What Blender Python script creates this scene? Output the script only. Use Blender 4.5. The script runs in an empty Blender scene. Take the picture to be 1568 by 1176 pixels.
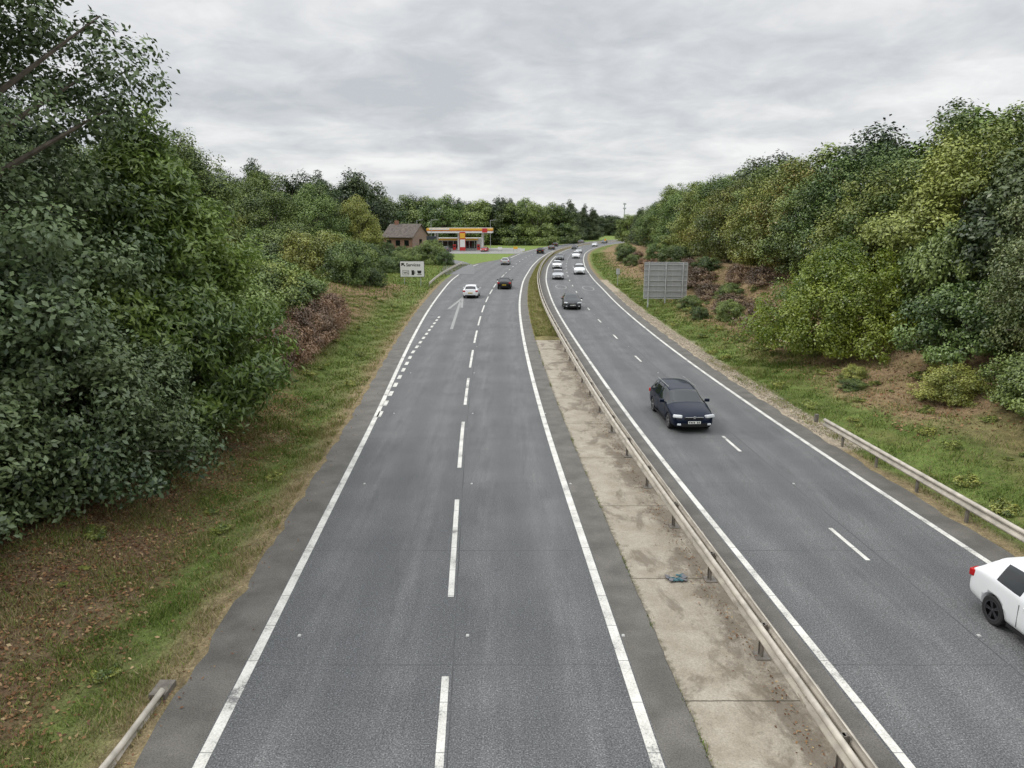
import bpy, math, random, bmesh
import numpy as np
from mathutils import Vector, Matrix
rng=np.random.default_rng(7); random.seed(5)
sc=bpy.context.scene
sc.view_settings.view_transform='Standard'; sc.view_settings.look='None'; sc.view_settings.exposure=0
def link(o): sc.collection.objects.link(o); return o
# ---------------------------------------------------------------- node helpers
class G:
    def __init__(s,tree): s.t=tree; tree.nodes.clear()
    def n(s,ty,**k):
        nd=s.t.nodes.new(ty)
        for a,b in k.items(): setattr(nd,a,b)
        return nd
    def put(s,nd,i,v):
        if v is None: return
        if isinstance(v,bpy.types.NodeSocket): s.t.links.new(v,nd.inputs[i])
        else: nd.inputs[i].default_value=v
    def m(s,op,a,b=None,c=None,clamp=False):
        nd=s.n('ShaderNodeMath',operation=op); nd.use_clamp=clamp
        s.put(nd,0,a); s.put(nd,1,b); s.put(nd,2,c); return nd.outputs[0]
    def noise(s,vec,scale,detail=4,rough=.55,dist=0):
        nd=s.n('ShaderNodeTexNoise'); s.put(nd,'Vector',vec); nd.inputs['Scale'].default_value=scale
        nd.inputs['Detail'].default_value=detail; nd.inputs['Roughness'].default_value=rough; nd.inputs['Distortion'].default_value=dist
        return nd.outputs['Fac']
    def ramp(s,f,stops):
        nd=s.n('ShaderNodeValToRGB'); s.put(nd,0,f); cr=nd.color_ramp
        while len(cr.elements)<len(stops): cr.elements.new(.5)
        for e,(p,c) in zip(cr.elements,stops):
            e.position=p; e.color=(c,c,c,1) if isinstance(c,(int,float)) else (*c,1)
        return nd.outputs[0]
    def mix(s,f,a,b,blend='MIX'):
        nd=s.n('ShaderNodeMix',data_type='RGBA',blend_type=blend)
        s.put(nd,0,f)
        for i,v in((6,a),(7,b)):
            if isinstance(v,tuple) and len(v)==3: v=(*v,1)
            s.put(nd,i,v)
        return nd.outputs[2]
    def rng(s,f,a,b,c=0.,d=1.):
        nd=s.n('ShaderNodeMapRange'); s.put(nd,0,f); nd.inputs[1].default_value=a; nd.inputs[2].default_value=b
        nd.inputs[3].default_value=c; nd.inputs[4].default_value=d; return nd.outputs[0]
def newmat(name):
    m=bpy.data.materials.new(name); m.use_nodes=True; return m,G(m.node_tree)
def finish(g,col,rough=.8,metal=0.,spec=.5,bump=None,bs=.3,bd=.02,coat=0):
    b=g.n('ShaderNodeBsdfPrincipled'); g.put(b,'Base Color',(*col,1) if isinstance(col,tuple) else col)
    g.put(b,'Roughness',rough); b.inputs['Metallic'].default_value=metal; b.inputs['Specular IOR Level'].default_value=spec
    b.inputs['Coat Weight'].default_value=coat; b.inputs['Coat Roughness'].default_value=.03
    if bump is not None:
        bn=g.n('ShaderNodeBump'); bn.inputs['Strength'].default_value=bs; bn.inputs['Distance'].default_value=bd
        g.put(bn,'Height',bump); g.t.links.new(bn.outputs[0],b.inputs['Normal'])
    o=g.n('ShaderNodeOutputMaterial'); g.t.links.new(b.outputs[0],o.inputs[0])
def leaf_finish(g,col,trans,gloss,rough=.4):
    d=g.n('ShaderNodeBsdfDiffuse'); g.put(d,0,col); sh=d.outputs[0]
    if trans:
        tr=g.n('ShaderNodeBsdfTranslucent'); g.put(tr,0,col)
        mx=g.n('ShaderNodeMixShader'); mx.inputs[0].default_value=trans; g.t.links.new(d.outputs[0],mx.inputs[1]); g.t.links.new(tr.outputs[0],mx.inputs[2]); sh=mx.outputs[0]
    if gloss:
        gl=g.n('ShaderNodeBsdfGlossy'); gl.inputs['Color'].default_value=(1,1,1,1); gl.inputs['Roughness'].default_value=rough
        m2=g.n('ShaderNodeMixShader'); m2.inputs[0].default_value=gloss; g.t.links.new(sh,m2.inputs[1]); g.t.links.new(gl.outputs[0],m2.inputs[2]); sh=m2.outputs[0]
    o=g.n('ShaderNodeOutputMaterial'); g.t.links.new(sh,o.inputs[0])
_sm={}
def smat(name,c,rough=.6,metal=0.,var=.15,scale=3.,spec=.5,coat=0):
    if name in _sm: return _sm[name]
    m,g=newmat(name); tc=g.n('ShaderNodeTexCoord').outputs['Object']
    f=g.noise(tc,scale,4)
    col=g.mix(g.rng(f,.3,.7),tuple(x*(1-var) for x in c),tuple(min(1,x*(1+var)) for x in c))
    finish(g,col,rough,metal,spec,coat=coat); _sm[name]=m; return m
# ---------------------------------------------------------------- road geometry (metres, plan tables)
YT=np.arange(-200,6000,1.0)
def table(pts,sm=15):
    p=np.array(pts,float); v=np.interp(YT,p[:,0],p[:,1])
    s0=(p[1,1]-p[0,1])/(p[1,0]-p[0,0]); v=np.where(YT<p[0,0],p[0,1]+(YT-p[0,0])*s0,v)
    s1=(p[-1,1]-p[-2,1])/(p[-1,0]-p[-2,0]); v=np.where(YT>p[-1,0],p[-1,1]+(YT-p[-1,0])*s1,v)
    k=np.ones(sm)/sm
    for _ in range(2):
        vp=np.concatenate([v[0]+(np.arange(-sm,0))*(v[1]-v[0]),v,v[-1]+(np.arange(1,sm+1))*(v[-1]-v[-2])])
        v=np.convolve(vp,k,'same')[sm:-sm]
    return lambda y,v=v: np.interp(y,YT,v)
L2=table([(-60,4.9),(0,2.75),(10,2.37),(20.9,1.8),(30.8,1.35),(48.5,.9),(65,.72),(80,.8),(107,1.6),(142,3.8),(170,6.2),(203,9.8),(232,14.5),(271,23),(315,38),(360,57),(420,88),(1400,598)])
w2=table([(-60,3.5),(10,3.5),(39,3.57),(96,3.75),(140,3.7),(400,3.65)])
Cc=lambda y:L2(y)-w2(y)
l1off=table([(-60,7.3),(0,7.3),(10,7.35),(20,7.38),(30,7.42),(39,7.75),(58,8.5),(80,9.4),(110,10.9),(130,11.6),(150,11.8),(172,7.5),(400,7.4)],9)
L1=lambda y:L2(y)-l1off(y)
gap=table([(-60,4.05),(10,4.05),(24,3.85),(45,3.85),(80,3.6),(130,3.2),(400,3.2)])
R1=lambda y:L2(y)+gap(y)
rc=table([(-60,3.3),(17,3.22),(43,3.2),(75,3.25),(96,3.5),(400,3.6)])
C2=lambda y:R1(y)+rc(y)
rw=table([(-60,6.3),(17,6.25),(33,6.2),(46,6.15),(68,6.6),(96,7.2),(400,7.3)])
R2=lambda y:R1(y)+rw(y)
AL=lambda y:L1(y)-1.12
AR=lambda y:R2(y)+.95
def ss(a,b,t):
    t=np.clip((t-a)/(b-a),0,1); return t*t*(3-2*t)
def wob(x,y,s=1.):
    return (np.sin(x*1.3*s+y*.7*s+1)+np.sin(x*.6*s-y*1.1*s+2.3)+np.sin(x*2.1*s+y*1.9*s+.4)*.6+np.sin(-x*3.3*s+y*2.7*s)*.4)/3
def zl(o,y):
    A=1-ss(70,125,y)
    return A*(1.0*ss(1.8,6,o)+1.5*ss(5,14,o))+.02+A*.06*wob(o,y)*ss(.4,1.5,o)+.0*y
def zr(o,y):
    return (.7*ss(1.2,5,o)+3.0*ss(5,13,o)+1.6*ss(14,30,o))*(1-.5*ss(120,220,y))+.02+(.08+.14*ss(4,8,o))*wob(o,y)*ss(.8,2,o)
def gz(x,y):
    a,b=AL(y),AR(y)
    return np.where(x<a,zl(a-x,y),np.where(x>b,zr(x-b,y),0.))
# ---------------------------------------------------------------- mesh helpers
def polymesh(name,V,k,mats,tint=None,mi=None):
    V=np.asarray(V,np.float32).reshape(-1,3); n=len(V)//k
    me=bpy.data.meshes.new(name); me.vertices.add(n*k); me.vertices.foreach_set('co',V.ravel())
    me.loops.add(n*k); me.loops.foreach_set('vertex_index',np.arange(n*k,dtype=np.int32))
    me.polygons.add(n); me.polygons.foreach_set('loop_start',np.arange(0,n*k,k,dtype=np.int32))
    me.polygons.foreach_set('loop_total',np.full(n,k,np.int32))
    for m in mats: me.materials.append(m)
    if mi is not None: me.polygons.foreach_set('material_index',np.asarray(mi,np.int32))
    if tint is not None:
        a=me.attributes.new('tint','FLOAT','FACE'); a.data.foreach_set('value',np.asarray(tint,np.float32))
    me.update(calc_edges=True); me.validate(); return me
class MB:
    def __init__(s): s.v=[];s.f=[];s.m=[]
    def add(s,vs,fs,m=0):
        b=len(s.v); s.v+= [tuple(v) for v in vs]; s.f+=[[b+i for i in f] for f in fs]; s.m+=[m]*len(fs)
    def box(s,c,d,m=0,rz=0,rx=0,taper=1.):
        R=Matrix.Rotation(rz,3,'Z')@Matrix.Rotation(rx,3,'X'); vs=[]
        for z in(-1,1):
            t=taper if z>0 else 1
            for x,y in((-1,-1),(1,-1),(1,1),(-1,1)):
                p=R@Vector((x*d[0]/2*t,y*d[1]/2*t,z*d[2]/2)); vs.append((p.x+c[0],p.y+c[1],p.z+c[2]))
        s.add(vs,[(0,3,2,1),(4,5,6,7),(0,1,5,4),(1,2,6,5),(2,3,7,6),(3,0,4,7)],m)
    def cyl(s,a,b,r0,r1,m=0,n=12):
        a=Vector(a);b=Vector(b);d=(b-a).normalized(); u=d.orthogonal().normalized(); w=d.cross(u); vs=[]
        for p,r in((a,r0),(b,r1)):
            for i in range(n):
                t=2*math.pi*i/n; vs.append(p+u*(r*math.cos(t))+w*(r*math.sin(t)))
        fs=[(i,(i+1)%n,n+(i+1)%n,n+i) for i in range(n)]+[tuple(range(n))[::-1],tuple(range(n,2*n))]
        s.add(vs,fs,m)
    def mesh(s,name,mats):
        me=bpy.data.meshes.new(name); me.from_pydata(s.v,[],s.f)
        for m in mats: me.materials.append(m)
        me.polygons.foreach_set('material_index',s.m); me.update(); return me
    def obj(s,name,mats,parent=None,bevel=0,smooth=False):
        o=link(bpy.data.objects.new(name,s.mesh(name,mats)))
        if bevel:
            b=o.modifiers.new('bevel','BEVEL'); b.width=bevel; b.segments=2; b.limit_method='ANGLE'
        if smooth: o.data.polygons.foreach_set('use_smooth',[True]*len(o.data.polygons))
        if parent: o.parent=parent
        return o
def empty(name,loc=(0,0,0),rz=0):
    e=link(bpy.data.objects.new(name,None)); e.location=loc; e.rotation_euler=(0,0,rz); e.empty_display_size=.3; return e
def sheet(name,ys,cols,z,mat,attr=None):
    ys=np.asarray(ys); X=np.array([c(ys) for c in cols]).T; nr,nc=X.shape
    V=np.zeros((nr,nc,3)); V[...,0]=X; V[...,1]=ys[:,None]; V[...,2]=z
    idx=np.arange(nr*nc).reshape(nr,nc)
    F=np.stack([idx[:-1,:-1],idx[:-1,1:],idx[1:,1:],idx[1:,:-1]],-1).reshape(-1,4)
    me=bpy.data.meshes.new(name); me.from_pydata(V.reshape(-1,3).tolist(),[],F.tolist()); me.materials.append(mat)
    uv=me.uv_layers.new(name='UVMap'); vi=np.zeros(len(me.loops),np.int32); me.loops.foreach_get('vertex_index',vi)
    U=np.zeros((nr,nc,2)); U[...,0]=X-L2(ys)[:,None]; U[...,1]=ys[:,None]; uv.data.foreach_set('uv',U.reshape(-1,2)[vi].ravel())
    if attr is not None:
        a=me.attributes.new('sh','FLOAT','POINT'); a.data.foreach_set('value',np.tile(np.array(attr,np.float32),nr))
    return link(bpy.data.objects.new(name,me))
# ---------------------------------------------------------------- materials
def asphalt(name,right=False):
    m,g=newmat(name); tc=g.n('ShaderNodeTexCoord'); P=tc.outputs['Object']
    sp=g.n('ShaderNodeSeparateXYZ'); g.put(sp,0,tc.outputs['UV']); u,v=sp.outputs[0],sp.outputs[1]
    st=g.n('ShaderNodeMapping'); g.put(st,0,P); st.inputs['Scale'].default_value=(1,.08,1)
    grain=g.noise(P,34,2,.8); fine=g.noise(P,11,3,.75); big=g.noise(P,.4,3,.6); streak=g.noise(st.outputs[0],3.4,4,.65)
    base=g.ramp(g.m('ADD',g.m('MULTIPLY',big,.5),g.m('MULTIPLY',streak,.5)),[(.38,(.086,.088,.090)),(.62,(.138,.139,.139))])
    uu=u if not right else g.m('SUBTRACT',u,3.95)
    period=1.8 if not right else 1.62
    tr=g.m('COSINE',g.m('MULTIPLY',uu,2*math.pi/period))
    base=g.mix(g.m('MULTIPLY',g.rng(tr,-1,1,0,.65),g.rng(streak,.35,.65,.5,1.1)),base,(.078,.081,.084),'MIX')
    base=g.mix(.85,base,g.ramp(grain,[(.34,.30),(.48,.9),(.60,1.5),(.70,3.2)]),'MULTIPLY')
    base=g.mix(.6,base,g.ramp(fine,[(.3,.6),(.7,1.4)]),'MULTIPLY')
    sp1=g.noise(P,1.9,4,.7); base=g.mix(g.rng(sp1,.64,.74,0,.55),base,(.055,.056,.058)); base=g.mix(g.rng(sp1,.34,.25,0,.45),base,(.19,.19,.185))
    wn=g.noise(P,1.2,3)
    wv=g.m('ADD',v,g.m('MULTIPLY',wn,.10))
    fr=g.m('ABSOLUTE',g.m('SUBTRACT',g.m('FRACT',g.m('DIVIDE',wv,5.05)),.5))
    jt=g.m('MULTIPLY',g.m('LESS_THAN',fr,.0026),.9)
    wu=g.m('ADD',u,g.m('MULTIPLY',wn,.05))
    lj=g.m('LESS_THAN',g.m('ABSOLUTE',g.m('SUBTRACT',wu,(-3.35 if not right else 7.6))),.014)
    lj2=g.m('LESS_THAN',g.m('ABSOLUTE',g.m('SUBTRACT',wu,(.35 if not right else 10.6))),.012)
    jj=g.m('MAXIMUM',jt,g.m('MAXIMUM',lj,lj2)); jj=g.m('MULTIPLY',jj,g.rng(big,.38,.6,.15,.85))
    base=g.mix(jj,base,(.040,.041,.042))
    at=g.n('ShaderNodeAttribute'); at.attribute_name='sh'
    shc=g.mix(.8,g.ramp(wn,[(.35,(.085,.080,.070)),(.65,(.13,.122,.108))]),g.ramp(grain,[(.3,.5),(.7,1.6)]),'MULTIPLY')
    base=g.mix(g.rng(g.m('ADD',at.outputs['Fac'],g.m('MULTIPLY',g.m('SUBTRACT',sp1,.5),.12)),.45,.55),base,shc)
    finish(g,base,g.rng(fine,.3,.7,.62,.85),0,.4,bump=grain,bs=.45,bd=.012); return m
M_asL=asphalt('asphalt_west'); M_asR=asphalt('asphalt_east',True)
def paint_mat():
    m,g=newmat('road_paint'); P=g.n('ShaderNodeTexCoord').outputs['Object']
    w=g.m('MULTIPLY',g.noise(P,26,4,.7),g.noise(P,1.5,3)); c=g.ramp(w,[(.13,(.15,.15,.145)),(.20,(.50,.49,.45)),(.34,(.68,.67,.62))])
    fr=g.n('ShaderNodeSeparateXYZ'); g.put(fr,0,P)
    j=g.m('LESS_THAN',g.m('FRACT',g.m('DIVIDE',fr.outputs[1],1.27)),.018)
    c=g.mix(g.m('MULTIPLY',j,.7),c,(.12,.12,.12)); finish(g,c,.6); return m
M_paint=paint_mat()
def faded():
    m,g=newmat('faded_paint'); P=g.n('ShaderNodeTexCoord').outputs['Object']
    c=g.ramp(g.noise(P,12,4,.7),[(.35,(.14,.14,.14)),(.62,(.34,.34,.33))]); finish(g,c,.7); return m
M_faded=faded()
def conc():
    m,g=newmat('weathered_concrete'); tc=g.n('ShaderNodeTexCoord'); P=tc.outputs['Object']
    sp=g.n('ShaderNodeSeparateXYZ'); g.put(sp,0,tc.outputs['UV']); u,v=sp.outputs[0],sp.outputs[1]
    base=g.ramp(g.noise(P,1.6,6,.6),[(.3,(.255,.220,.170)),(.7,(.365,.33,.27))])
    base=g.mix(.6,base,g.ramp(g.noise(P,30,3,.7),[(.3,.6),(.7,1.35)]),'MULTIPLY')
    mp=g.n('ShaderNodeMapping'); g.put(mp,0,P); mp.inputs['Scale'].default_value=(1.,.55,1)
    bl=g.m('ADD',g.noise(mp.outputs[0],1.15,7,.68,.4),g.rng(u,.9,3.0,-.07,.09))
    base=g.mix(g.rng(bl,.49,.58,0,.68),base,(.130,.108,.080))
    sg=g.m('ADD',g.noise(P,6,5,.7),g.rng(u,.8,3.2,-.1,.05))
    base=g.mix(g.rng(sg,.54,.70,0,.6),base,(.11,.09,.062))
    ed=g.m('ADD',g.rng(u,.86,1.12,.22,0),g.m('MULTIPLY',g.noise(P,5,4,.7),.5)); base=g.mix(g.rng(ed,.38,.48,0,.7),base,(.09,.08,.05))
    j=g.m('LESS_THAN',g.m('ABSOLUTE',g.m('SUBTRACT',g.m('FRACT',g.m('DIVIDE',g.m('ADD',v,g.m('MULTIPLY',g.noise(P,2,4),.06)),4.6)),.5)),.0035)
    base=g.mix(g.m('MULTIPLY',j,.85),base,(.05,.045,.03))
    finish(g,base,.9,0,.3,bump=g.noise(P,20,5,.7),bs=.4,bd=.02); return m
M_conc=conc()
def ground_mat():
    m,g=newmat('verge_ground'); P=g.n('ShaderNodeTexCoord').outputs['Object']
    at=g.n('ShaderNodeAttribute'); at.attribute_name='col'
    c=g.mix(.9,at.outputs['Color'],g.ramp(g.noise(P,2.2,4,.7),[(.3,.55),(.5,1.),(.7,1.4)]),'MULTIPLY')
    c=g.mix(.8,c,g.ramp(g.noise(P,20,3,.8),[(.3,.4),(.5,1.),(.7,1.7)]),'MULTIPLY')
    c=g.mix(g.rng(g.noise(P,6,4,.7),.54,.66,0,.55),c,(.15,.115,.065))
    finish(g,c,.95,0,.1,bump=g.noise(P,14,3,.7),bs=.8,bd=.06); return m
M_ground=ground_mat()
def leafmat(name,dark,light,trans=0,gloss=.045,accent=None,up=1.12,orv=.42):
    m,g=newmat(name); f_=1. if trans else up
    dark=tuple(c*f_ for c in dark); light=tuple(c*f_ for c in light)
    at=g.n('ShaderNodeAttribute'); at.attribute_name='tint'
    oi=g.n('ShaderNodeObjectInfo')
    t=g.m('ADD',at.outputs['Fac'],g.m('MULTIPLY',g.m('SUBTRACT',oi.outputs['Random'],.5),orv))
    st=[(.12,dark),(.80,light)]
    if accent: st=[(.12,dark),(.64,light),(.84,accent)]
    c=g.ramp(t,st)
    # some individuals bluer / browner
    c=g.mix(g.rng(g.m('FRACT',g.m('MULTIPLY',oi.outputs['Random'],7.31)),.55,1.,0,.45),c,(.62,.86,.95),'MULTIPLY')
    leaf_finish(g,c,trans,gloss); return m
LM={'mid':leafmat('leaf_mid',(.030,.058,.014),(.185,.24,.058)),
 'oak':leafmat('leaf_oak',(.024,.048,.019),(.140,.185,.075),orv=.15),
 'chest':leafmat('leaf_chestnut',(.033,.076,.014),(.23,.31,.065),trans=.25,orv=.1),
 'yel':leafmat('leaf_yellowgreen',(.065,.10,.018),(.30,.31,.070)),
 'lime':leafmat('leaf_lime',(.065,.12,.014),(.31,.37,.050),trans=.25,orv=.1),
 'birch':leafmat('leaf_birch',(.080,.105,.035),(.32,.325,.13)),
 'dark':leafmat('leaf_dark',(.018,.036,.014),(.090,.12,.042)),
 'autumn':leafmat('leaf_autumn',(.055,.080,.016),(.24,.25,.055),accent=(.28,.19,.06)),
 'brown':leafmat('leaf_bracken',(.08,.050,.030),(.28,.175,.105),orv=.3)}
M_bark=smat('bark',(.15,.125,.10),.9,var=.4,scale=6)
def blademat():
    m,g=newmat('grass_blades'); at=g.n('ShaderNodeAttribute'); at.attribute_name='tint'
    c=g.ramp(at.outputs['Fac'],[(0,(.06,.10,.020)),(.4,(.145,.205,.045)),(.62,(.215,.245,.075)),(.8,(.28,.235,.11)),(1,(.36,.29,.17))])
    leaf_finish(g,c,0,0); return m
M_blade=blademat()
def littermat():
    m,g=newmat('dead_leaves'); at=g.n('ShaderNodeAttribute'); at.attribute_name='tint'
    c=g.ramp(at.outputs['Fac'],[(0,(.08,.04,.02)),(.5,(.20,.10,.05)),(.85,(.30,.18,.085)),(1,(.42,.32,.17))]); leaf_finish(g,c,0,.02); return m
M_litter=littermat()
# ---------------------------------------------------------------- ground
ys=np.concatenate([np.arange(-40,90,.5),np.arange(90,200,2),np.arange(200,480,6),[520,600,700,900,1300,2000,3200,5500]])
offs=np.concatenate([[0,.15,.35,.6,.85],np.arange(1.2,8,.35),np.arange(8.5,20,1.),[22,25,29,34,40,48,60,80,110,160,250,500,1200,3500]])
rows=[];cols_=[]
def gcol(side,o,y):
    n1=wob(o*2.+3,y*.8); n2=wob(o*.9,y*.35+9); n3=wob(o*3.1+1,y*2.3+4)
    green=np.array([.110,.150,.040]); dry=np.array([.22,.175,.10]); soil=np.array([.135,.090,.055]); grav=np.array([.34,.29,.22]); lawn=np.array([.150,.205,.055]); red=np.array([.25,.165,.105])
    c=green*(1+.25*n2)
    if side=='L':
        k=1-ss(.3,1.1,o+.3*n1); c=c*(1-k)+dry*k
        if y<34:
            k=ss(1.2,3.2,o+.9*n2+.4*n3)*(1-ss(24,34,y)*.6); c=c*(1-k)+soil*k
            k=.5*ss(0,.6,n1); c=c*(1-k)+dry*.8*k
        elif y>95: k=ss(95,120,y); c=c*(1-k)+lawn*k
        if y>34 and y<95:
            k=.75*(1-ss(1.2,3.,o)) if y<60 else .3; c=c*(1-.35*k)+dry*.35*k
            k=ss(3.,4.6,o+.5*n2)*.85; c=c*(1-k)+np.array([.20,.125,.08])*k
    elif side=='R':
        if 26<y<110:
            k=(1-ss(.7,1.3,o+.35*n1)); k=min(1,k*1.2); c=c*(1-k)+grav*k
        else: k=(1-ss(.2,.8,o+.2*n1)); c=c*(1-k)+dry*k
        k=ss(2.8,4.8,o+1.2*n2+.3*n3)*(.85 if y>28 else .5); c=c*(1-k)+red*k*(1+.2*n3)
        k=.4*ss(.2,.7,n1)*ss(1.2,2,o); c=c*(1-k)+np.array([.17,.14,.06])*k
    else:
        c=np.array([.19,.165,.075])*(1+.3*n1)
    return np.clip(c,.01,1)
for y in ys:
    al,ar,l2,r1=float(AL(y)),float(AR(y)),float(L2(y)),float(R1(y)); row=[];cl=[]
    j=.07*math.sin(y*2.1)+.05*math.sin(y*5.3+1); j2=.07*math.sin(y*1.7+2)+.05*math.sin(y*4.3+1)
    for o in offs[::-1]:
        row.append((al-o+j*(o<.5),y,float(zl(o,y)))); cl.append(gcol('L',o,y))
    mz=-.08 if y<52.5 else .025
    for x,z in((al+.16+j,-.08),(l2+.7,-.08),(l2+.9+j*.5,mz),(l2+1.4,mz*2 if mz>0 else mz),((l2+r1)/2,mz*3 if mz>0 else mz),(r1-1.5,mz*2 if mz>0 else mz),(r1-1.02+j*.3,mz),(r1-.85,-.08),(ar-.16+j2,-.08)):
        row.append((x,y,z)); cl.append(gcol('M',x,y))
    for o in offs:
        row.append((ar+o+j2*(o<.5),y,float(zr(o,y)))); cl.append(gcol('R',o,y))
    rows.append(row);cols_.append(cl)
nr,nc=len(rows),len(rows[0]); V=[p for r in rows for p in r]
idx=np.arange(nr*nc).reshape(nr,nc); F=np.stack([idx[:-1,:-1],idx[:-1,1:],idx[1:,1:],idx[1:,:-1]],-1).reshape(-1,4)
me=bpy.data.meshes.new('ground'); me.from_pydata(V,[],F.tolist()); me.materials.append(M_ground)
a=me.attributes.new('col','FLOAT_COLOR','POINT'); cc=np.ones((nr*nc,4),np.float32); cc[:,:3]=np.array(cols_).reshape(-1,3); a.data.foreach_set('color',cc.ravel())
me.polygons.foreach_set('use_smooth',[True]*len(me.polygons)); link(bpy.data.objects.new('ground',me))
# ---------------------------------------------------------------- roads
yr=np.concatenate([np.arange(-40,200,1.),np.arange(200,700,4.)])
sheet('road_westbound',yr,[AL,lambda y:L1(y)-.16,lambda y:L1(y)-.1,Cc,lambda y:L2(y)+.1,lambda y:L2(y)+.16,lambda y:L2(y)+.98],0.,M_asL,[1,1,0,0,0,1,1])
sheet('road_eastbound',yr,[lambda y:R1(y)-1.1,lambda y:R1(y)-.16,lambda y:R1(y)-.1,C2,lambda y:R2(y)+.1,lambda y:R2(y)+.16,AR],0.,M_asR,[1,1,0,0,0,1,1])
ysl=np.arange(-40,53.01,.25)
sheet('median_concrete_slab',ysl,[lambda y:L2(y)+.87+.012*np.sin(y*9.3)+.012*np.sin(y*23.),lambda y:L2(y)+1.6,lambda y:L2(y)+2.3,lambda y:R1(y)-1.0],.012,M_conc)
mk=[]
def line(f,y0,y1,w,off=0,step=1.,z=.007):
    y=np.arange(y0,y1,step); y=np.append(y,y1); x=f(y)+off
    for i in range(len(y)-1):
        mk.append([(x[i]-w/2,y[i],z),(x[i]+w/2,y[i],z),(x[i+1]+w/2,y[i+1],z),(x[i+1]-w/2,y[i+1],z)])
line(L1,-30,150,.2); line(L2,-30,600,.2); line(R1,-30,600,.17); line(R2,-30,600,.17)
line(lambda y:L2(y)-7.4,178,600,.2)
y=15.2-27
while y<118: line(Cc,y,y+6,.14); y+=9
while y<500: line(Cc,y,y+2.5,.14); y+=9
y=17.05-45
while y<500: line(C2,y,y+2,.12); y+=9
diag=lambda y:np.interp(y,[31,47,66],[-6.02,-6.68,-6.75])
y=31.
while y<66: line(diag,y,y+1.,.2,.05,step=.5); y+=2.
link(bpy.data.objects.new('road_markings',polymesh('road_markings',mk,4,[M_paint])))
ar=[]
def q(*p): ar.append([(a,b,.008) for a,b in p])
q((-5.05,58),(-4.8,58),(-5.55,79),(-5.8,79)); q((-6.5,72),(-5.75,84),(-5.67,80.5),(-6.2,72)); q((-5.0,73),(-5.25,73),(-5.72,80.5),(-5.65,84))
link(bpy.data.objects.new('road_arrow_marking',polymesh('road_arrow_marking',ar,4,[M_faded])))
ar=[]
for cx,cy in((float(R1(97)+1.8),97.),(float(R1(95)+5.3),95.)):
    for i in range(20):
        t0,t1=2*math.pi*i/20,2*math.pi*(i+1)/20
        q((cx+.75*math.cos(t0),cy+3.2*math.sin(t0)),(cx+.75*math.cos(t1),cy+3.2*math.sin(t1)),(cx+.62*math.cos(t1),cy+2.8*math.sin(t1)),(cx+.62*math.cos(t0),cy+2.8*math.sin(t0)))
link(bpy.data.objects.new('speed_roundel_markings',polymesh('speed_roundel_markings',ar,4,[M_faded])))
mb=MB()
for f,o in((Cc,0),(C2,0),(L1,.28),(L2,-.22)):
    for yy in np.arange(4.6,80,9.):
        mb.box((float(f(yy))+o,yy+9,.012),(.07,.08,.018),taper=.7)
mb.obj('road_studs',[smat('stud_white',(.45,.45,.43),.3)])
cp=np.array([(-9.2,118),(-9.8,135),(-11.2,150),(-14.5,163),(-20,174),(-28,183),(-38,190),(-60,198)],float)
tt=np.linspace(0,7,60); cx=np.interp(tt,range(8),cp[:,0]); cy=np.interp(tt,range(8),cp[:,1])
k=np.ones(9)/9; cxs=np.convolve(np.pad(cx,4,'edge'),k,'valid'); cys=np.convolve(np.pad(cy,4,'edge'),k,'valid')
tx,ty=np.gradient(cxs),np.gradient(cys); ll=np.hypot(tx,ty); nx,ny=-ty/ll,tx/ll
def ribbon(a,b,z):
    P=[(cxs+nx*a),(cys+ny*a),(cxs+nx*b),(cys+ny*b)]; out=[]
    for i in range(len(cxs)-1):
        out.append([(P[2][i],P[3][i],z),(P[0][i],P[1][i],z),(P[0][i+1],P[1][i+1],z),(P[2][i+1],P[3][i+1],z)])
    return out
link(bpy.data.objects.new('slip_road',polymesh('slip_road',ribbon(3.,-3.,.03),4,[smat('slip_asphalt',(.13,.132,.135),.8,scale=1)])))
link(bpy.data.objects.new('slip_road_markings',polymesh('slip_road_markings',ribbon(2.3,2.1,.036)[14:]+ribbon(-2.1,-2.3,.036)[26:],4,[M_paint])))
mb=MB(); mb.box((-30,222,.02),(66,44,.10)); mb.obj('forecourt_paving',[smat('forecourt',(.22,.22,.21),.8,scale=.5)])
# ---------------------------------------------------------------- barriers
M_galv=smat('weathered_galvanised',(.46,.42,.355),.5,.1,var=.28,scale=2.5)
M_post=smat('galvanised_post',(.19,.17,.145),.6,.3,var=.3,scale=6)
prof=[(0,.77),(.035,.762),(.075,.72),(.075,.69),(.02,.645),(.0,.61),(.02,.575),(.075,.53),(.075,.50),(.035,.458),(0,.45)]
def beam(name,f,yy,side,off,parent,zf=None):
    vs=[];fs=[];n=len(prof)
    for y in yy:
        x=float(f(y)); z0=0 if zf is None else zf(y)
        for p in prof: vs.append((x+off+side*p[0],y,p[1]+z0))
    for i in range(len(yy)-1):
        for j in range(n-1): fs.append((i*n+j,i*n+j+1,(i+1)*n+j+1,(i+1)*n+j))
    me=bpy.data.meshes.new(name); me.from_pydata(vs,[],fs); me.materials.append(M_galv); me.polygons.foreach_set('use_smooth',[True]*len(fs))
    o=link(bpy.data.objects.new(name,me)); s=o.modifiers.new('t','SOLIDIFY'); s.thickness=.006; o.parent=parent; return o
Bm=lambda y:R1(y)-1.22
E=empty('median_crash_barrier'); yb=np.concatenate([np.arange(-30,120,1.),np.arange(120,420,4.)])
beam('rail_east',Bm,yb,1,.10,E); beam('rail_west',Bm,yb,-1,-.06,E)
mb=MB()
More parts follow.
